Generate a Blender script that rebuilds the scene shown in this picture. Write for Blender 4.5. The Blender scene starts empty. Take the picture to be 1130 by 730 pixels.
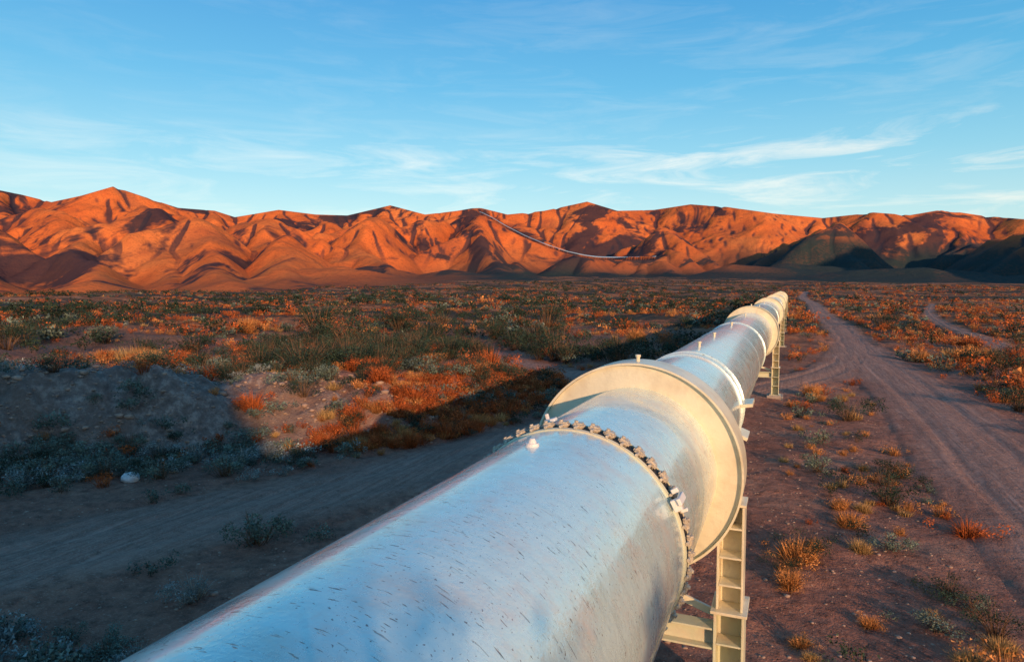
import bpy, bmesh, math, random
import numpy as np
from mathutils import Vector, Matrix
rng=np.random.default_rng(7); random.seed(7)
S=bpy.context.scene; COL=S.collection
S.view_settings.view_transform='Standard'; S.view_settings.look='None'; S.view_settings.exposure=0

# ---------------------------------------------------------------- noise
_perm=np.random.default_rng(3).permutation(256); _perm=np.concatenate([_perm,_perm,_perm])
_ga=np.random.default_rng(4).uniform(0,2*np.pi,256); _gx=np.cos(_ga); _gy=np.sin(_ga)
def perlin(x,y,seed=0):
    x=np.asarray(x,float)+seed*17.31; y=np.asarray(y,float)+seed*9.77
    xi=np.floor(x).astype(int); yi=np.floor(y).astype(int); xf=x-xi; yf=y-yi
    u=xf*xf*xf*(xf*(xf*6-15)+10); v=yf*yf*yf*(yf*(yf*6-15)+10)
    def g(ix,iy,dx,dy):
        h=_perm[(_perm[ix&255]+iy)&255]; return _gx[h]*dx+_gy[h]*dy
    a=g(xi,yi,xf,yf); b=g(xi+1,yi,xf-1,yf); c=g(xi,yi+1,xf,yf-1); d=g(xi+1,yi+1,xf-1,yf-1)
    return ((a*(1-u)+b*u)*(1-v)+(c*(1-u)+d*u)*v)*1.4
def fbm(x,y,o=4,seed=0,g=.5):
    s=0;a=1;f=1
    for i in range(o):
        s=s+a*perlin(x*f,y*f,seed+i); a*=g; f*=2.03
    return s
def ridged(x,y,o=4,seed=0,g=.5,p=2):
    s=0;a=1;f=1;t=0
    for i in range(o):
        n=1-np.abs(perlin(x*f,y*f,seed+i)); s=s+a*n**p; t+=a; a*=g; f*=2.1
    return s/t
def sstep(a,b,x):
    t=np.clip((x-a)/(b-a),0,1); return t*t*(3-2*t)
SEL,SAZ=11.8,42

# ---------------------------------------------------------------- roads / terrain
CAMZ=5.4
ROADS={'left':([(-24,-16),(-19,-6),(-15.8,4),(-12.6,11),(-9.6,18),(-6.6,26),(-3,34),(1,43),(4,54),(5.5,70)],1.6),
       'right':([(7.2,-40),(6.9,-10),(6.3,10),(5.8,22),(6.1,36),(5.4,60),(6.0,100),(5.6,150),(6.5,230),(5,330),(9,460)],1.8),
       'spur':([(-4.6,30),(-8.5,35.5),(-13.5,40.5),(-20,46),(-28,56)],1.7),
       'track':([(13.5,36),(16.5,62),(18.5,85),(20,110),(26,160),(40,240)],.9)}
def polydist(x,y,pts):
    best=np.full(np.shape(x),1e9)
    for (ax,ay),(bx,by) in zip(pts[:-1],pts[1:]):
        dx,dy=bx-ax,by-ay; t=np.clip(((x-ax)*dx+(y-ay)*dy)/(dx*dx+dy*dy),0,1)
        best=np.minimum(best,np.hypot(x-ax-t*dx,y-ay-t*dy))
    return best
def smooth_poly(pts,n=6):
    p=np.array(pts,float); out=[]
    for i in range(len(p)-1):
        p0=p[max(i-1,0)];p1=p[i];p2=p[i+1];p3=p[min(i+2,len(p)-1)]
        for k in range(n):
            t=k/n; out.append(tuple(.5*((2*p1)+(-p0+p2)*t+(2*p0-5*p1+4*p2-p3)*t*t+(-p0+3*p1-3*p2+p3)*t**3)))
    out.append(tuple(p[-1])); return out
for k in ROADS: ROADS[k]=(smooth_poly(ROADS[k][0],4),ROADS[k][1])
def roadmask(x,y,edge=0.0,soft=1.6):
    m=np.zeros(np.shape(x)); wob=.60*perlin(x/2.6,y/4.2,40)+.42*perlin(x/.8,y/.9,41)
    for k,(pts,hw) in ROADS.items():
        d=polydist(x,y,pts)+wob
        m=np.maximum(m,1-sstep(hw+edge-soft*.5,hw+edge+soft*.5,d))
    return m
def base(x,y):
    r=np.hypot(x,y); az=np.degrees(np.arctan2(x,y))
    A=np.interp(az,[-180,-62,-48,-35,-22,-5,5,15,40,180],[-4,-4,0,12,20,18,14,9,5,0])
    return A*sstep(260,1150,r)
BKX=([-30,0,9,14,17,20,28,42,60,110],[-31,-25.5,-22,-19.2,-15.2,-12.2,-12.2,-15.5,-22,-45])
def gh(x,y,mask=None):
    x=np.asarray(x,float); y=np.asarray(y,float)
    r=np.hypot(x,y)
    if mask is None: mask=roadmask(x,y,.5,1.6)
    d=.10*fbm(x/5,y/5,3,1)+.06*fbm(x/.9,y/.9,2,5)
    d=d+1.15*fbm(x/36,y/30,3,9)*sstep(28,90,r)*np.where(x<3,1,.6)+.28*fbm(x/8,y/8,2,14)*sstep(28,60,r)*(r<260)+2.2*fbm(x/130,y/130,2,12)*sstep(120,300,r)
    xf=np.interp(y,*BKX)
    ht=np.interp(y,[-30,0,12,16,19,24,34,48,70,120],[3.0,3.1,3.0,2.5,1.9,1.5,1.1,.6,.6,.3])
    s=xf-x+1.0*perlin(x/6,y/6,21)+.6*perlin(x/2,y/2,22)
    wd=np.interp(y,[0,15,22,60],[4.6,4.2,3.0,5])
    face=sstep(0,1,s/wd)*(1-sstep(.8,1.8,s/wd))
    bank=ht*sstep(0,1,s/wd)*(1+.22*fbm(x/3.2,y/3.2,4,30))
    bank=bank-1.2*(ridged(x/2.6,y/1.5,3,33)-.3)*face*np.clip(ht/2.5,.3,1)
    bank=bank*(1-.5*sstep(4,24,s))*(1-sstep(150,420,r))
    d=d+bank+.13*fbm(x/.8,y/.8,2,37)*sstep(0,2,s)*(r<60)
    d=d+.5*np.exp(-(((x+13.0)/2.2)**2+((y-26)/8.0)**2))*(1+.7*perlin(x/1.4,y/1.4,36))
    z=base(x,y)+d*(1-mask)
    # unseen rise behind the viewpoint, shaped to cast shade over the left side
    sa=math.radians(SAZ); c=x*math.cos(sa)+y*math.sin(sa); q=x*math.sin(sa)-y*math.cos(sa)
    cn=c+.5*perlin(q/5,c/5,50)+.8*perlin(c/1.1,q/9,51)
    hh=15.4-.9*(cn-1.0); hh=np.clip(hh,0,18.8)+1.5*perlin(c/2.2,q/30,52)+1.0*perlin(c/.7,q/12,53)
    hh=hh*sstep(3.0,.3,cn)
    z=z+hh*sstep(36,50,q)*(1-sstep(110,200,q))
    return z

def mesh_obj(name,verts,faces,smooth=False,mat=None,parent=None,attrs=None):
    me=bpy.data.meshes.new(name)
    verts=np.asarray(verts,np.float32); faces=np.asarray(faces,np.int32)
    nv=len(verts); nf,k=faces.shape
    me.vertices.add(nv); me.vertices.foreach_set('co',verts.ravel())
    me.loops.add(nf*k); me.loops.foreach_set('vertex_index',faces.ravel())
    me.polygons.add(nf); me.polygons.foreach_set('loop_start',np.arange(nf,dtype=np.int32)*k)
    me.polygons.foreach_set('loop_total',np.full(nf,k,np.int32))
    if smooth: me.polygons.foreach_set('use_smooth',np.ones(nf,bool))
    me.update(calc_edges=True)
    for n,a in (attrs or {}).items():
        if a.ndim==1:
            at=me.attributes.new(n,'FLOAT','POINT'); at.data.foreach_set('value',a.astype(np.float32))
        else:
            at=me.attributes.new(n,'FLOAT_COLOR','POINT')
            c=np.ones((nv,4),np.float32); c[:,:3]=a; at.data.foreach_set('color',c.ravel())
    if mat: me.materials.append(mat)
    o=bpy.data.objects.new(name,me); COL.objects.link(o)
    if parent: o.parent=parent
    return o
def grid_faces(nr,nc):
    i=np.arange(nr*nc).reshape(nr,nc)
    return np.stack([i[:-1,:-1],i[:-1,1:],i[1:,1:],i[1:,:-1]],-1).reshape(-1,4)

# ---------------------------------------------------------------- materials
class NT:
    def __init__(s,name):
        s.m=bpy.data.materials.new(name); s.m.use_nodes=True; s.t=s.m.node_tree; s.b=s.t.nodes['Principled BSDF']
        s.geo=s.t.nodes.new('ShaderNodeNewGeometry')
    def n(s,typ,**kw):
        o=s.t.nodes.new(typ)
        for k,v in kw.items():
            if k in('_in',): 
                for kk,vv in v.items():
                    if isinstance(vv,bpy.types.NodeSocket): s.t.links.new(vv,o.inputs[kk])
                    else: o.inputs[kk].default_value=vv
            else: setattr(o,k,v)
        return o
    def noise(s,scale,detail=4,vec=None,rough=.55,dist=0):
        return s.n('ShaderNodeTexNoise',_in={'Scale':scale,'Detail':detail,'Roughness':rough,'Distortion':dist,'Vector':vec or s.geo.outputs['Position']}).outputs['Fac']
    def mapv(s,scale,rot=(0,0,0),vec=None):
        return s.n('ShaderNodeMapping',_in={'Vector':vec or s.geo.outputs['Position'],'Scale':scale,'Rotation':rot}).outputs[0]
    def ramp(s,fac,stops):
        r=s.t.nodes.new('ShaderNodeValToRGB'); s.t.links.new(fac,r.inputs[0]); e=r.color_ramp.elements
        while len(e)<len(stops): e.new(.5)
        for el,(p,c) in zip(e,stops):
            el.position=p; el.color=(c,c,c,1) if isinstance(c,(int,float)) else (*c,1)
        return r.outputs[0]
    def mix(s,f,a,b,mode='MIX'):
        o=s.t.nodes.new('ShaderNodeMix'); o.data_type='RGBA'; o.blend_type=mode
        for i,v in((0,f),(6,a),(7,b)):
            if isinstance(v,bpy.types.NodeSocket): s.t.links.new(v,o.inputs[i])
            elif i==0: o.inputs[0].default_value=v
            else: o.inputs[i].default_value=(*v,1)
        return o.outputs[2]
    def math(s,op,a,b=0.0):
        o=s.t.nodes.new('ShaderNodeMath'); o.operation=op
        for i,v in((0,a),(1,b)):
            if isinstance(v,bpy.types.NodeSocket): s.t.links.new(v,o.inputs[i])
            else: o.inputs[i].default_value=v
        return o.outputs[0]
    def attr(s,n,col=False):
        a=s.t.nodes.new('ShaderNodeAttribute'); a.attribute_name=n
        return a.outputs['Color'] if col else a.outputs['Fac']
    def bump(s,h,strength,dist,normal=None):
        o=s.t.nodes.new('ShaderNodeBump'); o.inputs['Strength'].default_value=strength; o.inputs['Distance'].default_value=dist
        s.t.links.new(h,o.inputs['Height'])
        if normal: s.t.links.new(normal,o.inputs['Normal'])
        return o.outputs[0]
    def out(s,color=None,rough=None,normal=None,**kw):
        for k,v in(('Base Color',color),('Roughness',rough),('Normal',normal)):
            if v is None: continue
            if isinstance(v,bpy.types.NodeSocket): s.t.links.new(v,s.b.inputs[k])
            else: s.b.inputs[k].default_value=(*v,1) if k=='Base Color' else v
        for k,v in kw.items(): s.b.inputs[k].default_value=v
        return s.m

def ground_mat():
    s=NT('desert_soil')
    n1=s.noise(.35,4); n2=s.noise(3.5,5,rough=.68); n3=s.noise(22,3,rough=.7)
    soil=s.ramp(n1,[(.3,(.24,.105,.072)),(.5,(.34,.155,.105)),(.72,(.42,.23,.155))])
    soil=s.mix(s.ramp(n2,[(.42,0),(.66,.75)]),soil,(.12,.06,.045))
    soil=s.mix(s.ramp(n3,[(.55,0),(.72,.6)]),soil,(.50,.32,.24))
    far=s.attr('far'); nf=s.noise(.035,5,rough=.65,vec=s.mapv((.7,2.0,1),(0,0,.4))); nf2=s.noise(.55,4,rough=.70)
    scr1=s.ramp(nf2,[(.36,(.07,.034,.02)),(.48,(.26,.095,.04)),(.60,(.48,.18,.065))])
    scr2=s.ramp(nf2,[(.38,(.016,.025,.020)),(.52,(.045,.046,.032)),(.68,(.16,.075,.038))])
    scrub=s.mix(s.ramp(nf,[(.46,0),(.52,1)]),scr1,scr2)
    scrub=s.mix(s.ramp(nf,[(.36,.7),(.42,0)]),scrub,(.44,.21,.12))
    soil=s.mix(far,soil,scrub)
    bk=s.attr('bank'); g=s.ramp(n2,[(.3,(.11,.09,.08)),(.5,(.23,.19,.165)),(.62,(.40,.34,.29))])
    g=s.mix(s.ramp(n1,[(.4,0),(.6,.6)]),g,(.17,.11,.08))
    soil=s.mix(s.math('MULTIPLY',bk,.92),soil,g)
    rd=s.attr('road')
    tr=s.noise(1.0,4,vec=s.mapv((2.4,.10,1)),rough=.6,dist=1.1)
    rc=s.ramp(tr,[(.30,(.26,.145,.11)),(.45,(.42,.25,.19)),(.53,(.28,.16,.12)),(.7,(.48,.30,.235))])
    rc=s.mix(s.ramp(n2,[(.44,0),(.66,.5)]),rc,(.21,.12,.09))
    rc=s.mix(s.ramp(n3,[(.53,0),(.68,.6)]),rc,(.52,.36,.29))
    soil=s.mix(s.math('MULTIPLY',rd,.92),soil,rc)
    vor=s.n('ShaderNodeTexVoronoi',_in={'Scale':16.,'Vector':s.geo.outputs['Position']}).outputs['Distance']
    peb=s.ramp(vor,[(0,1),(.32,0)])
    pm=s.math('MULTIPLY',peb,s.ramp(n2,[(.48,0),(.62,1)]))
    h=s.math('ADD',s.math('MULTIPLY',n2,1.1),s.math('ADD',s.math('MULTIPLY',n3,.35),s.math('MULTIPLY',pm,.5)))
    h=s.math('ADD',h,s.math('MULTIPLY',s.math('MULTIPLY',tr,rd),.5))
    h=s.math('ADD',h,s.math('MULTIPLY',s.math('MULTIPLY',nf2,far),5.))
    return s.out(soil,.95,s.bump(h,1.0,.13),**{'Specular IOR Level':.15})
M_ground=ground_mat()

def mountain_mat():
    s=NT('desert_rock_slope')
    n1=s.noise(.006,3,rough=.6); n2=s.noise(.05,4,rough=.7); n3=s.noise(.22,4,rough=.75)
    c=s.ramp(n1,[(.3,(.54,.118,.032)),(.5,(.68,.168,.042)),(.7,(.72,.22,.060))])
    c=s.mix(s.ramp(n2,[(.48,0),(.70,.4)]),c,(.38,.09,.034))
    c=s.mix(s.ramp(n3,[(.51,0),(.65,.45)]),c,(.19,.062,.03))
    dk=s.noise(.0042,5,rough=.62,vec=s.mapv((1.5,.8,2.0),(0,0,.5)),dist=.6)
    c=s.mix(s.ramp(dk,[(.53,0),(.575,.92)]),c,(.040,.033,.042))  # large dark patches painted in where the slopes lack cast shade
    gul=s.attr('gully_shade'); c=s.mix(s.math('MULTIPLY',gul,.88),c,(.042,.034,.045))  # shade in the creases put into the rock colour
    low=s.attr('low'); c=s.mix(s.math('MULTIPLY',low,s.ramp(n3,[(.44,1),(.70,.85)])),c,(.030,.046,.044))  # dark green foot of the slopes, plus painted shade on the right
    h=s.math('ADD',s.math('MULTIPLY',n2,3.5),s.math('MULTIPLY',n3,1.7))
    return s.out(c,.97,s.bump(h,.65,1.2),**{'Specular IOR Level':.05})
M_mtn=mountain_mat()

def paint_mat(name,colr,marks=True,rough=.33,metal=0.,coat=.15,warm=(.60,.44,.33)):
    s=NT(name)
    tc=s.n('ShaderNodeTexCoord').outputs['Object']
    n1=s.noise(1.3,4,vec=tc); n2=s.noise(9,4,vec=tc,rough=.7)
    c=s.mix(s.ramp(n1,[(.4,0),(.75,.45)]),colr,tuple(v*.82 for v in colr))
    st=s.noise(1.0,4,vec=s.mapv((2.0,14,2.0),vec=tc)); c=s.mix(s.ramp(st,[(.54,0),(.75,.40)]),c,tuple(v*.68 for v in colr))
    hgt=n2
    if marks:
        f1=s.noise(1.0,2,vec=s.mapv((9.5,62,9.5),vec=tc),dist=.3)
        k=s.math('MULTIPLY',s.ramp(f1,[(.665,0),(.69,1)]),s.ramp(n1,[(.42,0),(.50,1)]))
        c=s.mix(s.math('MULTIPLY',k,.85),c,(.10,.07,.06))
        f3=s.noise(50,3,vec=tc); k2=s.math('MULTIPLY',s.ramp(f3,[(.665,0),(.69,1)]),.8); c=s.mix(k2,c,(.14,.09,.07))
        hgt=s.math('SUBTRACT',n2,s.math('MULTIPLY',k,.5))
    d=s.noise(2.5,5,vec=tc,rough=.7); c=s.mix(s.ramp(d,[(.46,0),(.70,.6)]),c,warm)
    r=s.ramp(s.noise(3.2,5,vec=tc,rough=.72),[(.3,rough-.12),(.7,rough+.22)])
    return s.out(c,r,s.bump(hgt,.5,.016),Metallic=metal,**{'Specular IOR Level':.5,'Coat Weight':coat,'Coat Roughness':.10})
M_pipe=paint_mat('weathered_silver_white_paint',(.68,.87,.82),rough=.24,metal=.36,coat=.7,warm=(.78,.60,.47))
M_ring=paint_mat('cream_painted_steel',(.76,.72,.53),marks=False,rough=.38,metal=.12,coat=.2,warm=(.56,.46,.30))
M_leg=paint_mat('aged_cream_painted_steel',(.56,.58,.41),marks=False,rough=.5)
M_far=paint_mat('pale_distant_paint',(.76,.76,.72),marks=False,rough=.5)
def plain(name,c,r=.6,sc=20,var=.4,metal=0):
    s=NT(name); n=s.noise(sc,4,rough=.7)
    return s.out(s.mix(s.ramp(n,[(.4,0),(.7,1)]),c,tuple(v*(1-var) for v in c)),r,s.bump(n,.3,.02),Metallic=metal)
M_bolt=plain('weathered_bolt_steel',(.60,.54,.42),.5,45,.6)
M_gasket_shade=plain('dark_gasket_shade',(.03,.026,.022),.8,40,.5)  # gasket colour near black, painting shade into the gaps
M_conc=plain('stained_concrete',(.36,.30,.25),.9,9,.35)
M_rock=plain('pale_desert_stone',(.36,.27,.21),.9,7,.45)
M_grav=plain('gravel_stone',(.40,.28,.21),.95,3,.5)
M_white=plain('chalk_white_stone',(.74,.70,.66),.85,9,.3)
M_bark=plain('grey_bark',(.14,.10,.07),.95,12,.5)
def foliage_mat():
    s=NT('dry_desert_foliage'); c=s.attr('Col',True)
    oi=s.n('ShaderNodeObjectInfo').outputs['Random']
    c=s.mix(s.math('MULTIPLY',oi,.4),c,(.6,.5,.45),'MULTIPLY')
    return s.out(c,.85,None,**{'Specular IOR Level':.1})
M_fol=foliage_mat()

# ---------------------------------------------------------------- ground sheet
def axis(c,a,lo,hi,n):
    u0=np.arcsinh((lo-c)/a); u1=np.arcsinh((hi-c)/a); return c+a*np.sinh(np.linspace(u0,u1,n))
gx=axis(-8,9,-3600,2400,800); gy=axis(14,9,-420,3600,660)
X,Y=np.meshgrid(gx,gy); X=X.ravel(); Y=Y.ravel()
mk=roadmask(X,Y,.5,1.6); Z=gh(X,Y,mk); R=np.hypot(X,Y)
xf=np.interp(Y,*BKX)
bank=sstep(-.5,1.5,xf-X)*(1-sstep(10,16,xf-X))*(1-sstep(17,25,Y))
o=mesh_obj('ground',np.stack([X,Y,Z],1),grid_faces(660,800),True,M_ground,
   attrs={'road':roadmask(X,Y),'far':sstep(30,110,R),'bank':bank})
o['kind']='structure'
for key,zo in(('left',.020),('right',.028),('spur',.012),('track',.02)):
    pts,hw=ROADS[key]; p=np.array(smooth_poly(pts,6)); 
    seg=np.r_[0,np.cumsum(np.hypot(*np.diff(p,axis=0).T))]
    L=seg[-1]; n=int(min(1100,L/.3)); t=np.linspace(0,L,n); cx=np.interp(t,seg,p[:,0]); cy=np.interp(t,seg,p[:,1])
    tx=np.gradient(cx); ty=np.gradient(cy); l=np.hypot(tx,ty); nx,ny=ty/l,-tx/l
    w=np.linspace(-hw-.7,hw+.7,41)
    XX=cx[:,None]+nx[:,None]*w; YY=cy[:,None]+ny[:,None]*w
    edge=sstep(hw+.7,hw+.25,np.abs(w))[None,:]
    ZZ=gh(XX,YY)+zo*edge-.05*(1-edge)+.00025*np.hypot(XX,YY)
    wv=w[None,:]+.28*perlin(t/7,t*0,55)[:,None]+.08*perlin(t/1.7,t*0,56)[:,None]
    wv2=w[None,:]+.45*perlin(t/9,t*0,65)[:,None]+.2
    rut=-.030*np.exp(-((np.abs(wv)-hw*.48)/.17)**2)-.018*np.exp(-((np.abs(wv2)-hw*.40)/.14)**2)+.020*np.exp(-((np.abs(wv)-hw*.66)/.13)**2)+.02*np.exp(-(wv/.35)**2)
    ZZ=ZZ+rut+.018*perlin(XX/.5,YY/.5,57)+(.03 if key!='spur' else .01)
    o=mesh_obj('dirt_road',np.stack([XX.ravel(),YY.ravel(),ZZ.ravel()],1),grid_faces(n,41),True,M_ground,
       attrs={'road':roadmask(XX.ravel(),YY.ravel()),'far':sstep(30,110,np.hypot(XX,YY).ravel()),'bank':np.zeros(n*41)})
    o['kind']='structure'

# ---------------------------------------------------------------- mountains : ridge lines with sloping flanks
YAW=22.18
sky_px=np.array([-900,-300,-60,0,30,62,95,130,160,200,240,262,310,350,385,432,470,505,528,560,600,647,680,720,760,800,850,905,960,1000,1035,1075,1130,1250,1500])
sky_y =np.array([200,195,210,213,219,227,220,210,220,233,236,243,235,240,241,230,240,236,232,240,236,226,236,235,229,232,239,244,238,241,235,241,246,240,240])
sky_az=np.degrees(np.arctan((sky_px-565)/753))-YAW
sky_az[-2:]=[22,30]; sky_az[:2]=[-110,-72]
sky_el=(316-sky_y)/753*np.cos(np.radians(np.clip(sky_az+YAW,-60,60)))
def EL(az): return np.interp(az,sky_az,sky_el)
rt_px=np.array([528,541,558,580,602,625,645,660,690,722]); rt_y=np.array([234,240,250,261,270,277.5,282,284,284.5,284])
rt_az=np.degrees(np.arctan((rt_px-565)/753))-YAW; rt_el=(316-rt_y)/753*np.cos(np.radians(rt_az+YAW))
rt_r=np.interp(rt_az,[rt_az[0],rt_az[4],rt_az[-1]],[1960,1640,1420])
def pol(az,r): return np.array([r*math.sin(math.radians(az)),r*math.cos(math.radians(az))])
rg=np.random.default_rng(33)
SEG=[]
def addline(P,H,k,hw):
    for i in range(len(P)-1): SEG.append((P[i][0],P[i][1],H[i],P[i+1][0],P[i+1][1],H[i+1],k,hw))
def rcf(a): return 2000+170*float(perlin(a/8.,0.,61))
caz=np.unique(np.concatenate([sky_az[(sky_az>-76)&(sky_az<26)],np.arange(-76,26,.9)]))
cr_=np.array([rcf(a) for a in caz]); chh=CAMZ+EL(caz)*cr_+rg.normal(0,3.0,len(caz))+4
addline([pol(a,r) for a,r in zip(caz,cr_)],chh,.64,16)
loc=[sky_az[i] for i in range(1,len(sky_az)-1) if sky_el[i]>sky_el[i-1] and sky_el[i]>sky_el[i+1] and -76<sky_az[i]<24]
starts=list(loc)
for a in np.arange(-75,24,3.6)+rg.uniform(-1.,1.,len(np.arange(-75,24,3.6))):
    if min(abs(a-b) for b in loc)>2.0: starts.append(a)
for a0 in sorted(starts):
    rend=np.interp(a0,[-75,-60,-45,-30,-15,0,15,25],[480,520,700,920,1060,1120,1060,1000])+rg.uniform(-80,220)
    r0=rcf(a0); n=11; drift=rg.choice([-1,1],p=[.35,.65])*rg.uniform(2.,9.)
    h0=CAMZ+float(EL(a0))*r0; P,H=[],[]
    b1=rg.uniform(.28,.70); amp=rg.uniform(.3,1.05); b2=rg.uniform(.5,.85); amp2=rg.uniform(0,.5)
    for i in range(n):
        t=i/(n-1); a=a0+drift*t+(rg.normal(0,.32) if 0<i else 0); r=r0+(rend-r0)*t
        h=h0*((1-t)**1.0*(1-.38*math.sin(math.pi*min(1,t*1.8))**2)+amp*math.exp(-((t-b1)/.11)**2)*.42+amp2*math.exp(-((t-b2)/.08)**2)*.3)*(1+rg.normal(0,.06))
        zb=float(base(*pol(a,r))); h=min(h,CAMZ+float(EL(a))*r*.93); h=max(h,zb-8+ (1-t)*12)
        if i==0: h=h0
        P.append(pol(a,r)); H.append(h)
    am=a0+drift*.4
    if rt_az[0]+.5<am<rt_az[-1]+1: H=[H[0]]+[min(h,CAMZ+float(np.interp(a0,rt_az,rt_el))*np.hypot(*p)*.75) for h,p in zip(H[1:],P[1:])]
    addline(P,H,.96,11)
    for i in range(1,n-1):
        for sgn in (-1,1):
            if rg.random()<.58: continue
            d=P[i]-P[i-1]; d/=np.linalg.norm(d); ang=sgn*rg.uniform(.5,1.0); ca,sa=math.cos(ang),math.sin(ang)
            dd=np.array([d[0]*ca-d[1]*sa,d[0]*sa+d[1]*ca]); L=rg.uniform(1.1,2.0)*max(H[i]-float(base(*P[i])),10)
            hh=H[i]*.97; Q=[P[i],P[i]+dd*L*.5+rg.normal(0,7,2),P[i]+dd*L*1.05]; addline(Q,[hh,hh-.34*L*.5,hh-.44*L*1.05],.98,7)
for _ in range(26):
    a=rg.uniform(-40,17); rr_=np.interp(a,[-64,-45,-30,-15,15],[430,640,880,1000,1000])+rg.uniform(-40,200)
    if rt_az[0]-1<a<rt_az[-1]+2: continue
    p=pol(a,rr_); zb=float(base(*p)); h=zb+rg.uniform(6,20); q=p+np.array([rg.uniform(-90,90),rg.uniform(-40,60)])
    addline([p,q],[h,h*.8],.42,9)
addline([pol(a,r) for a,r in zip(rt_az,rt_r)],[CAMZ+r*e-1.2 for r,e in zip(rt_r,rt_el)],.42,9)
addline([pol(28,1400),pol(33,1180),pol(40,1050),pol(48,960),pol(60,950),pol(72,980)],[170,225,250,260,240,190],.70,22)  # out-of-view ridge added to throw shade on the right-hand slopes

az=np.concatenate([np.arange(-100,-63,.3),np.arange(-63,19,.062),np.arange(19,84,.3)])
rr=np.concatenate([np.linspace(380,2200,440),np.linspace(2215,2600,20)])
AZ,RR=np.meshgrid(az,rr); x=RR*np.sin(np.radians(AZ)); y=RR*np.cos(np.radians(AZ))
wx=x+28*fbm(x/220,y/220,3,60,.42); wy=y+28*fbm(x/220,y/220,3,160,.42)
T=np.full(AZ.shape,-60.0)
for (ax,ay,ah,bx,by,bh,k,hw) in SEG:
    aa=math.degrees(math.atan2(ax,ay)); ab=math.degrees(math.atan2(bx,by)); lo,hi=min(aa,ab)-hw,max(aa,ab)+hw
    i0,i1=np.searchsorted(az,[lo,hi]); 
    if i1<=i0: continue
    ra,rb=math.hypot(ax,ay),math.hypot(bx,by); reach=max(ah,bh)/k+60
    j0,j1=np.searchsorted(rr,[min(ra,rb)-reach,max(ra,rb)+reach])
    if j1<=j0: continue
    sx_=wx[j0:j1,i0:i1]; sy_=wy[j0:j1,i0:i1]; dx,dy=bx-ax,by-ay; t=np.clip(((sx_-ax)*dx+(sy_-ay)*dy)/(dx*dx+dy*dy),0,1)
    dd=np.sqrt((sx_-ax-t*dx)**2+(sy_-ay-t*dy)**2+12**2)-12
    h=ah+(bh-ah)*t-k*dd
    np.maximum(T[j0:j1,i0:i1],h,out=T[j0:j1,i0:i1])
zb=base(x,y)-3.0; hh=T-zb
g1=np.abs(perlin(wx/95,wy/95,80)); g2=np.abs(perlin(wx/38,wy/38,81))
amp=sstep(8,70,hh)
el=EL(AZ); crest=np.array([rcf(a) for a in az])[None,:]
nearc=np.exp(-((RR-crest)/70)**2)
T2=hh-amp*(1-.75*nearc)*(14*g1+4.5*g2)+sstep(0,20,hh)*.8*perlin(x/16,y/16,83)
K=9.0; z=zb+K*np.logaddexp(0,(T2-4)/K)+9*sstep(-70,40,hh)*sstep(340,600,RR)
cap=CAMZ+RR*el*np.where(AZ>17,10,.975)
z=np.where((RR<crest-130),-6*np.logaddexp(-z/6,-cap/6),z)
cap2=CAMZ+RR*el*np.where(AZ>17,10,1.0); z=np.minimum(z,np.where(RR<crest+200,cap2+6,1e9))
ra=np.interp(AZ,rt_az,rt_r); re=np.interp(AZ,rt_az,rt_el)
inr=sstep(rt_az[0]-.6,rt_az[0]+.2,AZ)*(1-sstep(rt_az[-1]-.1,rt_az[-1]+1.2,AZ))
g=inr*np.exp(-((RR-ra)/40)**2); z=z*(1-g)+(CAMZ+ra*re-1.2)*g
lim=CAMZ+RR*re-5; z=np.where((RR<ra-15)&(z>lim),z*(1-inr)+lim*inr,z)
ZM=z
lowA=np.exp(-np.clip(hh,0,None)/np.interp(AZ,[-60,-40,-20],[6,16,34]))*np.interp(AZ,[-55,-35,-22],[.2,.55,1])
lowA=np.maximum(lowA,1.0*sstep(-14,1,AZ)*(1-sstep(45,120,hh+45*perlin(x/180,y/180,95))))  # right-hand lower slopes: cast shade put into the colour mask
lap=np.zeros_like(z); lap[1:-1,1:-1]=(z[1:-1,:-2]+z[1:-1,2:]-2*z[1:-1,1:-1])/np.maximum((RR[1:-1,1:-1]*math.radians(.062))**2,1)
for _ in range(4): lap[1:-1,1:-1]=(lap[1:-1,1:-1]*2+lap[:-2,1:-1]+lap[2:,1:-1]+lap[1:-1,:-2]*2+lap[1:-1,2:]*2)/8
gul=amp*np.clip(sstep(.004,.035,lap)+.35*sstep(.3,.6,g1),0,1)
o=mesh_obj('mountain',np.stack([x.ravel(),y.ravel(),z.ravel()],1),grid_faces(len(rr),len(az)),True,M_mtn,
   attrs={'gully_shade':gul.ravel(),'low':lowA.ravel()})
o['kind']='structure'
def mz(a,r):
    i=np.clip(np.searchsorted(az,a),1,len(az)-1); j=np.clip(np.searchsorted(rr,r),1,len(rr)-1)
    return np.maximum(np.maximum(ZM[j,i],ZM[j-1,i]),np.maximum(ZM[j,i-1],ZM[j-1,i-1]))

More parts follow.
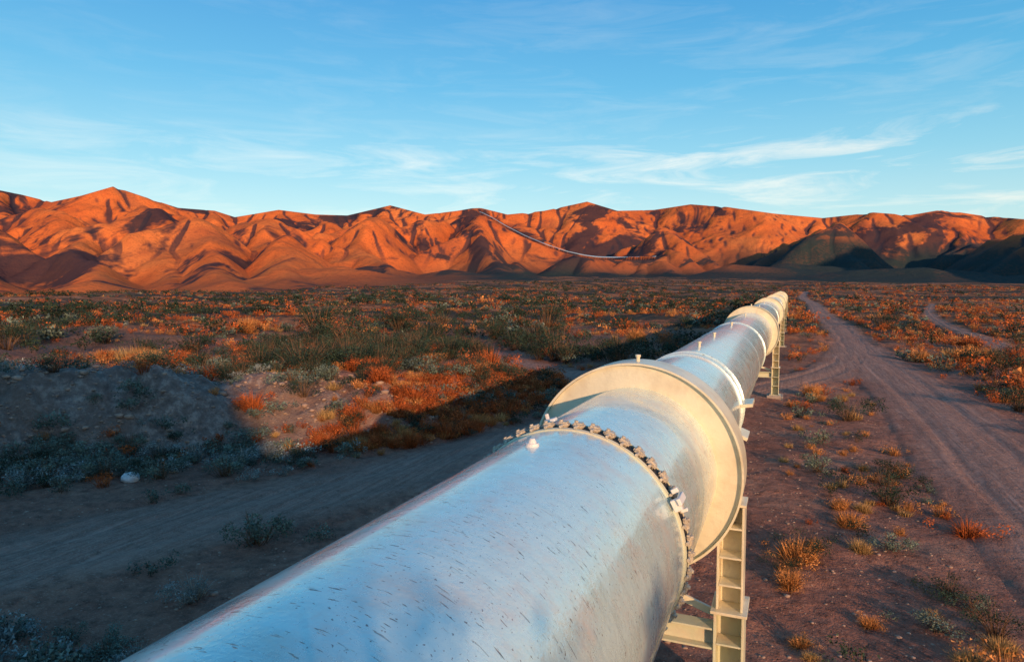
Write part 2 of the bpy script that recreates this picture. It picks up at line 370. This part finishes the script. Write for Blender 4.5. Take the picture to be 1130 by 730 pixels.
# ---------------------------------------------------------------- pipeline
PX,PZ=-1.756,CAMZ-2.244
def empty(name,loc,parent=None):
    e=bpy.data.objects.new(name,None); e.location=loc; COL.objects.link(e)
    if parent: e.parent=parent
    e.empty_display_size=.3
    return e
def revolve(name,prof,n=128,closed=True,mat=None,parent=None,smooth=True,auto=35,axisf=None):
    a=np.linspace(0,2*np.pi,n,endpoint=False); k=len(prof); V=[]
    for (r,yy) in prof:
        cx,cz=(0,0) if axisf is None else axisf(yy)
        V.append(np.stack([cx+r*np.cos(a),np.full(n,yy),cz+r*np.sin(a)],1))
    V=np.concatenate(V); F=[]
    for j in range(k if closed else k-1):
        j2=(j+1)%k
        for i in range(n):
            i2=(i+1)%n; F.append((j*n+i,j*n+i2,j2*n+i2,j2*n+i))
    o=mesh_obj(name,V,F,smooth,mat,parent)
    bm=bmesh.new(); bm.from_mesh(o.data); bmesh.ops.recalc_face_normals(bm,faces=bm.faces)
    if auto:
        for e in bm.edges:
            if len(e.link_faces)==2 and e.calc_face_angle(0)>math.radians(auto): e.smooth=False
    bm.to_mesh(o.data); bm.free()
    return o
def boxes(name,lst,mat,parent=None,bevel=.006,loc=None):
    bm=bmesh.new()
    for b in lst:
        c,s=b[0],b[1]; rot=b[2] if len(b)>2 else Matrix()
        bmesh.ops.create_cube(bm,size=1,matrix=Matrix.Translation(c)@rot.to_4x4()@Matrix.Diagonal((*s,1)))
    if bevel: bmesh.ops.bevel(bm,geom=list(bm.edges),offset=bevel,segments=1,affect='EDGES')
    me=bpy.data.meshes.new(name); bm.to_mesh(me); bm.free(); me.materials.append(mat)
    o=bpy.data.objects.new(name,me); COL.objects.link(o)
    if parent: o.parent=parent
    if loc: o.location=loc
    return o
def cyl(bm,p0,p1,r,seg=12,r2=None):
    p0=Vector(p0);p1=Vector(p1);d=p1-p0
    m=Matrix.Translation((p0+p1)/2)@d.to_track_quat('Z','Y').to_matrix().to_4x4()
    bmesh.ops.create_cone(bm,cap_ends=True,segments=seg,radius1=r,radius2=r if r2 is None else r2,depth=d.length,matrix=m)
def bm_obj(name,bm,mat,parent=None,smooth=False):
    me=bpy.data.meshes.new(name)
    if smooth:
        for f in bm.faces: f.smooth=True
    bm.to_mesh(me); bm.free(); me.materials.append(mat)
    o=bpy.data.objects.new(name,me); COL.objects.link(o)
    if parent: o.parent=parent
    return o
PEND=176
pipe=empty('pipeline',(PX,0,PZ))
pipe['label']='large white weathered steel pipeline with bolted coupling and support rings'
pipe['category']='pipeline'
def sag(yy):
    return (0,-max(0,yy-150)**2*.0042)
ys=np.concatenate([np.linspace(-8,40,60),np.linspace(42,PEND,40)])
sh=revolve('pipe_shell',[(1.0,yy) for yy in ys],160,False,M_pipe,pipe,auto=0,axisf=sag)
def collar(yy,r=1.035,w=.06,name='collar',mat=M_pipe):
    return revolve(name,[(.995,yy-w/2-.02),(r,yy-w/2),(r,yy+w/2),(.995,yy+w/2+.02)],128,True,mat,pipe)
for yy in (20.2,27.5): collar(yy,1.006,.035,'weld_band')
RINGS=[8.3+26.6*i for i in range(6)]
def support_ring(yy,n=128):
    T=.03; D=.40
    e=empty('support_ring',(0,yy,0),pipe)
    revolve('ring_plate',[(.995,.0),(1.280,.0),(1.280,T),(.995,T)],n,True,M_ring,e)
    revolve('ring_plate',[(.995,D),(1.280,D),(1.280,D+T),(.995,D+T)],n,True,M_ring,e)
    revolve('ring_band',[(1.283,-.06),(1.308,-.06),(1.308,D+.08),(1.283,D+.08)],n,True,M_ring,e)
    bm=bmesh.new(); cyl(bm,(0,.2,1.30),(0,.2,1.362),.025); cyl(bm,(0,.2,1.362),(0,.2,1.39),.035)
    bm_obj('lifting_knob',bm,M_ring,e)
    return e
for i,yy in enumerate(RINGS): support_ring(yy,160 if i==0 else 80)

def coupling(yy,nb=46):
    e=empty('pipe_coupling',(0,yy,0),pipe)
    revolve('follower_ring',[(.995,-.115),(1.012,-.112),(1.020,-.086),(.995,-.082)],160,True,M_leg,e)
    revolve('follower_ring',[(.995,.082),(1.020,.086),(1.012,.112),(.995,.115)],160,True,M_leg,e)
    revolve('gasket_shade_band',[(.99,-.080),(1.010,-.078),(1.010,.078),(.99,.080)],160,True,M_gasket_shade,e)  # near-black gasket colour puts shade into the gaps between links
    b0=None
    for i in range(nb):
        a=2*math.pi*i/nb
        if b0 is None:
            bm=bmesh.new()
            bmesh.ops.create_cube(bm,size=1,matrix=Matrix.Translation((1.034,0,0))@Matrix.Diagonal((.050,.092,.104,1)))
            bmesh.ops.bevel(bm,geom=list(bm.edges),offset=.015,segments=2,affect='EDGES')
            cyl(bm,(1.045,0,.024),(1.074,0,.024),.017,8)
            cyl(bm,(1.031,-.105,0),(1.031,.105,0),.014,8)
            b=bm_obj('bolt',bm,M_bolt,e); b0=b
        else:
            b=b0.copy(); COL.objects.link(b); b.parent=e
        b.rotation_euler=(random.uniform(-.012,.012),-a+random.uniform(-.006,.006),0); b.location=(0,random.uniform(-.006,.006),0)
    return e
coupling(5.7)
def radial(a,r,yy): return Vector((r*math.cos(a),yy,r*math.sin(a)))
def radbox(name,a,r,yy,s,mat,parent):
    return boxes(name,[(radial(a,r,yy),s,Matrix.Rotation(-a,3,'Y'))],mat,parent,.005)
def radboxes(name,lst,mat,parent):
    return boxes(name,[(radial(a,r,yy),s,Matrix.Rotation(-a,3,'Y')) for a,r,yy,s in lst],mat,parent,.005)
br=math.radians(27)
radboxes('bracket',[(br,1.06,5.52,(.07,.05,.10)),(br+.02,1.10,5.58,(.03,.22,.06)),(br-.07,1.08,5.60,(.06,.03,.03)),(br+.09,1.08,5.60,(.06,.03,.04))],M_far,pipe)
bm=bmesh.new()
p=radial(math.radians(95.5),.99,4.96); cyl(bm,p,p+Vector((0,0,.035)),.062,16,.05); cyl(bm,p+Vector((0,0,.035)),p+Vector((0,0,.07)),.036,12,.02)
bm_obj('inspection_cap',bm,M_far,pipe,False)
radboxes('bracket',[(math.radians(108),1.06,6.0,(.09,.035,.03)),(math.radians(106),1.04,5.97,(.03,.09,.10))],M_far,pipe)
for k in range(5):
    yb=12.6+26.6*k
    collar(yb,1.03,.06); collar(yb+.55,1.03,.06)
    for a in (-22,8,172,202): radbox('lug_plate',math.radians(a),1.10,yb+.275,(.20,.66,.06),M_ring,pipe)
for k in range(4):
    collar(24.5+26.6*k,1.03,.06)
for yy in (14.6,17.6,23.0,30.2,44,52,68):
    bm=bmesh.new(); cyl(bm,(0.02,yy,.99),(0.02,yy,1.07),.03); cyl(bm,(0.02,yy,1.07),(0.02,yy,1.10),.045)
    bm_obj('vent_nozzle',bm,M_ring,pipe)

def make_support(yy):
    gz=float(gh(np.array([PX]),np.array([yy]))[0]); g0=min(gz,.2)-.05
    e=empty('pipe_support',(PX,yy+.22,g0))
    e['label']='cream steel legs under the pipe ring on concrete footings'; e['category']='pipe support'; e['group']='steel supports along the pipeline'
    H=PZ-g0
    for sgn in (1,-1):
        xx=sgn*1.165; L=[]
        zt=H-.36; zb_=H-1.62; hh=zt-zb_
        for q in (-.14,.14): L.append(((xx+q,0,(zt+zb_)/2),(.026,.42,hh)))
        L.append(((xx,.06,(zt+zb_)/2),(.25,.022,hh)))
        for q in (-.62,-.98,-1.32): L.append(((xx,-.09,H+q),(.252,.25,.022)))
        L+=[((xx+sgn*.01,0,zt+.016),(.32,.38,.03)),((xx,0,zb_-.018),(.42,.58,.034))]
        boxes('leg',L,M_ring,e,.004)
        zt2=H-1.675; zb2=.26; hh=zt2-zb2; Lw=[]
        for q in (-.16,.16): Lw.append(((xx+q,0,(zt2+zb2)/2),(.03,.48,hh)))
        Lw.append(((xx,.06,(zt2+zb2)/2),(.29,.022,hh)))
        for q in (.42,.85): Lw.append(((xx,-.10,zb2+q),(.288,.27,.022)))
        Lw.append(((xx,0,.243),(.50,.66,.03)))
        boxes('leg_pedestal',Lw,M_leg,e,.004)
        boxes('footing',[((xx,0,.0),(.75,.85,.45))],M_conc,e,.03)
    z1=H-2.0
    boxes('crossbeam',[((0,-.1,z1+.12),(1.98,.24,.025)),((0,-.1,z1-.12),(1.98,.24,.025)),((0,-.1,z1),(1.98,.02,.215))],M_leg,e,.003)
    boxes('diagonal_brace',[((0,.12,H-1.5),(2.05,.05,.09),Matrix.Rotation(.32,3,'Y'))],M_ring,e,.003)
for i,yy in enumerate(RINGS): make_support(yy)

NN=120; aa=np.linspace(rt_az[0],rt_az[-1]+.1,NN); ra=np.interp(aa,rt_az,rt_r)
zg=mz(aa,ra); zz=np.convolve(np.pad(zg,2,'edge'),np.ones(5)/5,'valid'); zz=np.maximum(zz,zg)+.5; zz=np.convolve(np.pad(zz,1,'edge'),np.ones(3)/3,'valid')
cu=bpy.data.curves.new('c','CURVE'); cu.dimensions='3D'; sp=cu.splines.new('POLY'); sp.points.add(NN-1)
for i in range(NN):
    sp.points[i].co=(ra[i]*math.sin(math.radians(aa[i])),ra[i]*math.cos(math.radians(aa[i])),zz[i],1)
    sp.points[i].radius=float(np.interp(aa[i],[rt_az[0],rt_az[5],rt_az[7],rt_az[-1]],[.7,.9,1.8,1.6]))
cu.bevel_depth=1.25; cu.bevel_resolution=3
tmp=bpy.data.objects.new('tmp',cu); COL.objects.link(tmp)
me=bpy.data.meshes.new_from_object(tmp); bpy.data.objects.remove(tmp)
me.materials.clear(); me.materials.append(M_pipe); me.name='pipeline'
o=bpy.data.objects.new('pipeline',me); COL.objects.link(o)
o['label']='thin pale pipeline climbing over the rocky mountain slope'; o['category']='pipeline'

# ---------------------------------------------------------------- plants
PAL={'dry':(.55,.25,.085),'straw':(.52,.34,.14),'rust':(.44,.12,.036),'sage':(.14,.19,.15),'creo':(.034,.060,.040),'grey':(.24,.29,.275)}
def tuft(rg,n,h=.45,sp=.45,w=.012,col=PAL['dry']):
    a=rg.uniform(0,2*np.pi,n); tilt=np.abs(rg.normal(.0,.75,n))+.05; tilt=np.minimum(tilt,1.4); L=h*rg.uniform(.55,1.15,n)
    b=np.stack([np.cos(a),np.sin(a),0*a],1)*(rg.uniform(0,.10,n)*1)[:,None]*(1+2*sp)
    d1=np.stack([np.cos(a)*np.sin(tilt*.7),np.sin(a)*np.sin(tilt*.7),np.cos(tilt*.7)],1)
    d2=np.stack([np.cos(a)*np.sin(tilt*1.25),np.sin(a)*np.sin(tilt*1.25),np.cos(tilt*1.25)],1)
    m=b+d1*(L*.55)[:,None]; t=m+d2*(L*.5)[:,None]
    sa=a+rg.uniform(-1.5,1.5,n)+1.57; s=np.stack([np.cos(sa),np.sin(sa),0*sa],1)*w
    V=np.stack([b-s,b+s,m+s*.8, b-s,m+s*.8,m-s*.8, m-s*.8,m+s*.8,t],1).reshape(-1,3)
    c=np.array(col)[None]*rg.uniform(.55,1.35,(n,1)); c=np.repeat(c,9,0)
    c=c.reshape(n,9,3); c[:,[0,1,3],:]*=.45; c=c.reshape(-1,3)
    return V,c
def bush(rg,n,h=.7,rad=.55,leaf=.03,col=PAL['sage'],lobes=7,twigs=20,tcol=(.20,.12,.07)):
    lc=np.stack([rg.normal(0,rad*.45,lobes),rg.normal(0,rad*.45,lobes),rg.uniform(.35,.8,lobes)*h],1); lr=rg.uniform(.25,.5,lobes)*rad
    k=rg.integers(0,lobes,n); u=rg.normal(size=(n,3)); u/=np.linalg.norm(u,axis=1)[:,None]
    rr_=lr[k]*rg.uniform(.45,1.08,n)
    P=lc[k]+u*rr_[:,None]*[1,1,.85]; P[:,2]=np.abs(P[:,2])+.02
    q=rg.normal(size=(n,3)); q/=np.linalg.norm(q,axis=1)[:,None]; q2=np.cross(q,u); q2/=np.linalg.norm(q2,axis=1)[:,None]+1e-6
    s=leaf*rg.uniform(.6,1.5,n)[:,None]
    V=np.stack([P+q*s,P-q*s*.6+q2*s*.5,P-q*s*.6-q2*s*.5],1).reshape(-1,3)
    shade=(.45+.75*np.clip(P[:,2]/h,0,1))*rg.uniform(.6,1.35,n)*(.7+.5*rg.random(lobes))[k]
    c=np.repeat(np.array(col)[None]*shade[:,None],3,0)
    if twigs:
        V2,c2=tuft(rg,twigs,h*1.15,.3,.007,tcol); V=np.concatenate([V,V2]); c=np.concatenate([c,c2])
    return V,c
def soup(name,V,c):
    n=len(V)//3
    return mesh_obj(name,V,np.arange(n*3).reshape(n,3),False,M_fol,attrs={'Col':c})
KINDS=['dry','straw','rust','sage','creo','grey']
def template(kind,rg,lod):
    f={0:1,1:.25,2:.085,3:.026}[lod]; g={0:1,1:1.8,2:2.8,3:5.0}[lod]
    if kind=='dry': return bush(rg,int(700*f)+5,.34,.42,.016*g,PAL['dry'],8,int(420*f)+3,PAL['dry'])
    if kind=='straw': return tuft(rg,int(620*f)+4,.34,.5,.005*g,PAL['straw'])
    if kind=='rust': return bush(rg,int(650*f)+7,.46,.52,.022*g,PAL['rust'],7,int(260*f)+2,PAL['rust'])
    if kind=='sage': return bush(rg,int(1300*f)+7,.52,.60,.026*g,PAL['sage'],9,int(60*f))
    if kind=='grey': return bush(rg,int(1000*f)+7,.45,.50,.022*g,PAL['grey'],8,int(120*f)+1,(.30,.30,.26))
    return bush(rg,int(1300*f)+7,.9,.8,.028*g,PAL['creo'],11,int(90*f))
TPL={(k,l):[template(k,np.random.default_rng(hash_),l) for hash_ in (11+i+100*l+1000*KINDS.index(k) for i in range(4))] for k in KINDS for l in (0,1,2,3)}
INFO={'dry':('dry_grass_tuft','dry orange grass tuft on red desert soil','grass tuft','dry grass tufts on the desert floor'),
 'straw':('dry_grass_tuft','pale straw coloured grass tuft on desert soil','grass tuft','dry grass tufts on the desert floor'),
 'rust':('desert_shrub','rust brown leafless twiggy shrub on the desert floor','shrub','desert shrubs on the plain'),
 'sage':('sagebrush','low rounded grey green sagebrush on desert soil','shrub','sagebrush on the desert floor'),
 'grey':('sagebrush','pale grey dried sagebrush on sandy desert soil','shrub','sagebrush on the desert floor'),
 'creo':('creosote_bush','dark green creosote bush standing on the desert floor','shrub','creosote bushes on the plain')}
def cam(x,y,z):
    w=z-CAMZ; cx=x*.9262+y*.3769; cy=-.0245*x+.0602*y+.99788*w; cz=-.376*x+.9244*y-.065*w
    return 565+753*cx/np.maximum(cz,.01), 365-753*cy/np.maximum(cz,.01), cz
def sector(n,r0,r1,a0=-68,a1=24,pw=2):
    r=(rng.uniform(r0**pw,r1**pw,n))**(1/pw); a=np.radians(rng.uniform(a0,a1,n)); return r*np.sin(a),r*np.cos(a)
PX_,PY_,PS_=[],[],[]
def add(x,y,s): PX_.append(x);PY_.append(y);PS_.append(s)
x,y=sector(1300,10,60); keep=(fbm(x/5,y/5,3,100)+.1>rng.uniform(-.45,.5,len(x))); add(x[keep],y[keep],rng.uniform(.5,1.25,keep.sum()))
x,y=sector(13500,36,230,pw=1.55); keep=(fbm(x/10,y/10,3,101)*1.6+.02>rng.uniform(-.22,.25,len(x))); add(x[keep],y[keep],np.exp(rng.normal(.14,.42,keep.sum())))
x,y=sector(14000,220,700,pw=1.4); keep=(fbm(x/40,y/40,3,102)*1.5+.1>rng.uniform(-.4,.4,len(x))); add(x[keep],y[keep],rng.uniform(1.1,2.8,keep.sum()))
yb=rng.uniform(4,40,700); xb=np.interp(yb,*BKX)+rng.normal(.4,1.2,700); add(xb,yb,rng.uniform(.5,1.15,700))
yb=rng.uniform(4,30,300); xb=np.interp(yb,*BKX)-rng.uniform(1,16,300); add(xb,yb,rng.uniform(.5,1.4,300))
xb=rng.normal(-12.8,1.4,480); yb=rng.uniform(18,44,480); add(xb,yb,rng.uniform(.4,1.15,480))
xb=rng.uniform(-.4,4.6,85); yb=rng.uniform(9.5,34,85); add(xb,yb,np.exp(rng.normal(-.65,.38,85)))
xb=rng.uniform(-.6,4.2,85); yb=rng.uniform(30,110,85); add(xb,yb,rng.uniform(.4,1.0,85))
xb=rng.uniform(8,26,420); yb=rng.uniform(24,100,420); add(xb,yb,rng.uniform(.6,1.3,420))
pl=np.array(ROADS['left'][0]); ti=rng.uniform(3,len(pl)-14,200); bx_=np.interp(ti,range(len(pl)),pl[:,0]); by_=np.interp(ti,range(len(pl)),pl[:,1]); sd_=rng.choice([-1,1],200,p=[.75,.25])*rng.uniform(2.4,4.0,200)
add(bx_+sd_*.9,by_+sd_*.4,rng.uniform(.3,.8,200))
nC=36; xb=rng.uniform(-11.2,-6.6,nC); yb=rng.uniform(4.8,6.9,nC)
xd=np.r_[rng.normal(-23,6,200),rng.normal(-20.5,2.6,170)]; yd=np.r_[rng.normal(46,9,200),rng.uniform(21,42,170)]; nb_=len(xd)
x=np.concatenate(PX_+[xb,xd]); y=np.concatenate(PY_+[yb,yd]); s=np.concatenate(PS_+[rng.uniform(.5,.95,nC),rng.uniform(.7,1.7,nb_)])
isdark=np.zeros(len(x),bool); isdark[-nb_:]=True; corner=np.zeros(len(x),bool); corner[-nb_-nC:-nb_]=True
ok=roadmask(x,y,.4,.5)<.15
ok&=~((x>-3.6)&(x<-.1)&(y<180)); ok&=~((x>-1)&(x<9)&(y<9.5))
ok&=corner|~((x>-16)&(x<-3)&(y<16)&(rng.random(len(x))<.5))
x,y,s,isdark,corner=x[ok],y[ok],s[ok],isdark[ok],corner[ok]; z=gh(x,y)-.03
u=rng.random(len(x)); hab=fbm(x/40,y/22,2,110)+.3*fbm(x/9,y/9,2,114); r=np.hypot(x,y)
kind=np.full(len(x),'dry',dtype=object)
def assign(mask,probs):
    c=0
    for k,p in probs:
        kind[mask&(u>=c)&(u<c+p)]=k; c+=p
right=x>-1
assign(np.ones(len(x),bool),[('dry',.32),('straw',.06),('rust',.46),('sage',.06),('creo',.09),('grey',.01)])
assign((hab>.06)&(r>25)&~right,[('dry',.06),('rust',.14),('sage',.10),('creo',.69),('grey',.01)])
foot=(~right)&(y<22)&(x<-9)
assign(foot,[('straw',.03),('dry',.05),('rust',.12),('sage',.42),('grey',.28),('creo',.10)])
mound=(x<-10)&(x>-16)&(y>=18)&(y<45)
assign(mound,[('dry',.34),('straw',.05),('rust',.51),('sage',.06),('creo',.04)])
nl=(~right)&(y<16)&(x>-17); assign(nl,[('grey',.5),('sage',.5)])
nr=right&(r<38); assign(nr,[('dry',.30),('straw',.28),('rust',.08),('sage',.16),('creo',.18)])
assign(isdark,[('creo',.78),('sage',.12),('rust',.10)])
s=np.where((kind=='creo')&(r<30),s*.65,s)
u_,v_,cz=cam(x,y,z+.2)
ang=np.degrees(np.arctan2(-x,CAMZ-z)); hidden=(ang>16)&(ang<57)&(x<0)&(x>-9)
hsz=np.array([{'creo':1.5}.get(k,1.) for k in kind])
vis=(cz>1)&(u_>5)&(u_<1125)&(v_>200)&(v_<722)&~hidden
score=np.where(vis,s*hsz/np.maximum(r,1),0)
order=np.argsort(-score); ind=order[:295]; rest=order[295:]
protos={}
for k in KINDS:
    for i in range(4):
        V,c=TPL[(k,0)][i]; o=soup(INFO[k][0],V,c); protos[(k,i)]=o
used=set()
for j in ind:
    k=kind[j]; i=int(rng.integers(0,4)); pr=protos[(k,i)]
    if (k,i) in used: o=pr.copy(); COL.objects.link(o)
    else: o=pr; used.add((k,i))
    o.location=(x[j],y[j],z[j]); o.rotation_euler=(0,0,rng.uniform(0,6.28)); sc=s[j]; o.scale=(sc*rng.uniform(.8,1.3),sc*rng.uniform(.8,1.3),sc*rng.uniform(.7,1.1))
    nm,lb,ct,gp=INFO[k]; o['label']=lb; o['category']=ct; o['group']=gp
for key,o in protos.items():
    if key not in used: bpy.data.objects.remove(o)
VV,CC=[],[]
for lod,sel in ((1,rest[r[rest]<45]),(2,rest[(r[rest]>=45)&(r[rest]<130)]),(3,rest[r[rest]>=130])):
    for k in KINDS:
        for i in range(4):
            js=sel[(kind[sel]==k)&(np.arange(len(sel))%4==i)]
            if not len(js): continue
            V,c=TPL[(k,lod)][i]
            a=rng.uniform(0,6.28,len(js)); ca,sa=np.cos(a)[:,None],np.sin(a)[:,None]
            W=np.stack([V[None,:,0]*ca-V[None,:,1]*sa,V[None,:,0]*sa+V[None,:,1]*ca,np.repeat(V[None,:,2],len(js),0)],2)*s[js][:,None,None]
            W+=np.stack([x[js],y[js],z[js]],1)[:,None,:]
            VV.append(W.reshape(-1,3)); CC.append((c[None]*rng.uniform(.7,1.3,(len(js),1,1))).reshape(-1,3))
VV=np.concatenate(VV)
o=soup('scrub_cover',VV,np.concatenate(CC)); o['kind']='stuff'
o['label']='mixed low desert scrub covering the open plain'; o['category']='scrub'

# gravel
def rockverts(rg,sub=1):
    bm=bmesh.new(); bmesh.ops.create_icosphere(bm,subdivisions=sub,radius=1)
    for v in bm.verts: v.co*=rg.uniform(.7,1.15)
    V=np.array([v.co[:] for v in bm.verts]); F=np.array([[q.index for q in f.verts] for f in bm.faces]); bm.free(); return V,F
V,F=rockverts(rng,1); N=10000
gx_,gy_=sector(N,6,45,pw=1.3); gs=np.exp(rng.normal(-3.8,.45,N)); okk=(roadmask(gx_,gy_)<rng.uniform(.1,1.8,N)); gx_,gy_,gs=gx_[okk],gy_[okk],gs[okk]
yb=rng.uniform(3,24,3600); xb=np.interp(yb,*BKX)-rng.uniform(-1,9,3600); gx_=np.r_[gx_,xb]; gy_=np.r_[gy_,yb]; gs=np.r_[gs,np.exp(rng.normal(-2.95,.55,3600))]; N=len(gx_)
gz_=gh(gx_,gy_); a=rng.uniform(0,6.28,N)
W=np.stack([V[None,:,0]*np.cos(a)[:,None]-V[None,:,1]*np.sin(a)[:,None],V[None,:,0]*np.sin(a)[:,None]+V[None,:,1]*np.cos(a)[:,None],np.repeat(V[None,:,2]*.6,N,0)],2)*gs[:,None,None]+np.stack([gx_,gy_,gz_],1)[:,None,:]
FF=(F[None]+(np.arange(N)*len(V))[:,None,None]).reshape(-1,3)
o=mesh_obj('gravel',W.reshape(-1,3),FF,False,M_grav); o['kind']='stuff'; o['label']='loose small stones strewn over the red soil'; o['category']='gravel'
for (rx,ry,rs,mt,lb) in [(-17.0,13.4,.27,M_white,'chalk white rounded stone among grey sagebrush'),(-19.8,18.5,.22,M_rock,'pale brown stone on the earth bank'),(-16.4,14.3,.16,M_rock,'pale brown stone beside the dirt road')]:
    V,F=rockverts(rng,3); V=V/ (np.linalg.norm(V,axis=1)[:,None])*(1+.22*perlin(V[:,0]*1.6,V[:,1]*1.6+V[:,2],int(rs*100)))[:,None]
    V=V*[rs,rs*.8,rs*.62]; o=mesh_obj('rock',V,F,True,mt); o.location=(rx,ry,float(gh(np.array([rx]),np.array([ry]))[0])+rs*.3); o['label']=lb; o['category']='rock'

def tree(loc,top,seed,dens=16):
    rg=random.Random(seed); e=empty('desert_tree',loc); e['label']='sparse thin branched desert tree on the red soil'; e['category']='tree'
    bm=bmesh.new(); tips=[]
    def br(p,d,l,r,dep):
        q=p+d*l; cyl(bm,p,q,r,6,r*.7)
        if dep>=2: tips.append(q); tips.append((p+q)/2)
        if dep==4: return
        for _ in range(3 if dep<3 else 2):
            nd=(d+Vector((rg.uniform(-.8,.8),rg.uniform(-.8,.8),rg.uniform(-.25,.5)))).normalized(); br(q,nd,l*rg.uniform(.6,.8),r*.62,dep+1)
    for _ in range(3): br(Vector((0,0,-.1)),Vector((rg.uniform(-.25,.25),rg.uniform(-.25,.25),1)).normalized(),1.8,.09,0)
    k=top/max(t[2] for t in tips)
    for v in bm.verts: v.co.z*=k
    bm_obj('trunk',bm,M_bark,e)
    r2=np.random.default_rng(seed); T=np.array([[t[0],t[1],t[2]*k] for t in tips]); n=len(T)*dens
    P=T[r2.integers(0,len(T),n)]+r2.normal(0,.13,(n,3)); q=r2.normal(size=(n,3))*.07; q2=r2.normal(size=(n,3))*.03
    V=np.stack([P-q,P+q2,P+q],1).reshape(-1,3); c=np.repeat(np.array([PAL['creo']])*r2.uniform(.6,1.4,(n,1)),3,0)
    o=soup('crown',V,c); o.parent=e
tree((6.3,-4.9,0),5.9,5,14)
tree((4.6,-6.0,0),6.5,8,14)

# ---------------------------------------------------------------- camera, light, world
cd=bpy.data.cameras.new('camera'); c=bpy.data.objects.new('camera',cd); COL.objects.link(c); S.camera=c
cd.sensor_width=36; cd.lens=24; cd.clip_end=12000; cd.clip_start=.05
c.location=(0,0,CAMZ); c.rotation_euler=(math.radians(90-3.73),0,math.radians(YAW))
sd=Vector((math.sin(math.radians(SAZ)),-math.cos(math.radians(SAZ)),math.tan(math.radians(SEL)))).normalized()
ld=bpy.data.lights.new('sun','SUN'); l=bpy.data.objects.new('sun',ld); COL.objects.link(l)
ld.energy=5.0; ld.angle=math.radians(.7); ld.color=(1,.57,.30)
l.rotation_euler=sd.to_track_quat('Z','Y').to_euler(); l.location=(20,-20,30)
W=bpy.data.worlds.new('World'); S.world=W; W.use_nodes=True; t=W.node_tree; t.nodes.clear()
def N_(ty,**i):
    o=t.nodes.new(ty)
    for k,v in i.items():
        if isinstance(v,bpy.types.NodeSocket): t.links.new(v,o.inputs[k])
        else: o.inputs[k].default_value=v
    return o
sk=t.nodes.new('ShaderNodeTexSky'); sk.sky_type='NISHITA'; sk.sun_disc=False; sk.sun_elevation=math.radians(SEL); sk.sun_rotation=math.radians(180-SAZ)
tc=t.nodes.new('ShaderNodeTexCoord'); sx=N_('ShaderNodeSeparateXYZ',Vector=tc.outputs['Generated'])
rp=t.nodes.new('ShaderNodeValToRGB'); t.links.new(sx.outputs[2],rp.inputs[0]); el=rp.color_ramp.elements
stops=[(0,(.48,.65,.66)),(.09,(.39,.64,.70)),(.17,(.19,.52,.68)),(.27,(.05,.38,.65)),(.39,(.004,.26,.59)),(1,(.01,.15,.40))]
while len(el)<len(stops): el.new(.5)
for e,(p,cc) in zip(el,stops): e.position=p; e.color=(*cc,1)
mp=N_('ShaderNodeMapping',Vector=tc.outputs['Generated'],Scale=(2.6,2.6,17),Rotation=(.0,-.015,0),Location=(3.3,9.1,1.35))
nz=N_('ShaderNodeTexNoise',Vector=mp.outputs[0],Scale=2.2,Detail=9,Roughness=.64,Distortion=.7)
cr=t.nodes.new('ShaderNodeValToRGB'); t.links.new(nz.outputs['Fac'],cr.inputs[0]); cr.color_ramp.elements[0].position=.46; cr.color_ramp.elements[1].position=.76
bd=t.nodes.new('ShaderNodeValToRGB'); t.links.new(sx.outputs[2],bd.inputs[0]); e=bd.color_ramp.elements
bst=[(0,.4),(.08,.75),(.13,1),(.18,.95),(.215,.22),(.5,.10)]
while len(e)<len(bst): e.new(.5)
for q,(p,v) in zip(e,bst): q.position=p; q.color=(v,v,v,1)
xr=t.nodes.new('ShaderNodeMapRange'); t.links.new(sx.outputs[0],xr.inputs[0])
for i,v in((1,-.85),(2,-.05),(3,.4),(4,1.05)): xr.inputs[i].default_value=v
mu=N_('ShaderNodeMath'); mu.operation='MULTIPLY'; t.links.new(cr.outputs[0],mu.inputs[0]); t.links.new(bd.outputs[0],mu.inputs[1])
mu2=N_('ShaderNodeMath'); mu2.operation='MULTIPLY'; mu2.use_clamp=True; t.links.new(mu.outputs[0],mu2.inputs[0]); t.links.new(xr.outputs[0],mu2.inputs[1])
mx=t.nodes.new('ShaderNodeMix'); mx.data_type='RGBA'; t.links.new(mu2.outputs[0],mx.inputs[0]); t.links.new(rp.outputs[0],mx.inputs[6]); mx.inputs[7].default_value=(.82,.81,.74,1)
b1=N_('ShaderNodeBackground',Color=mx.outputs[2],Strength=.94); b2=N_('ShaderNodeBackground',Color=sk.outputs[0],Strength=.05)
ad=t.nodes.new('ShaderNodeAddShader'); t.links.new(b1.outputs[0],ad.inputs[0]); t.links.new(b2.outputs[0],ad.inputs[1])
wo=t.nodes.new('ShaderNodeOutputWorld'); t.links.new(ad.outputs[0],wo.inputs[0])
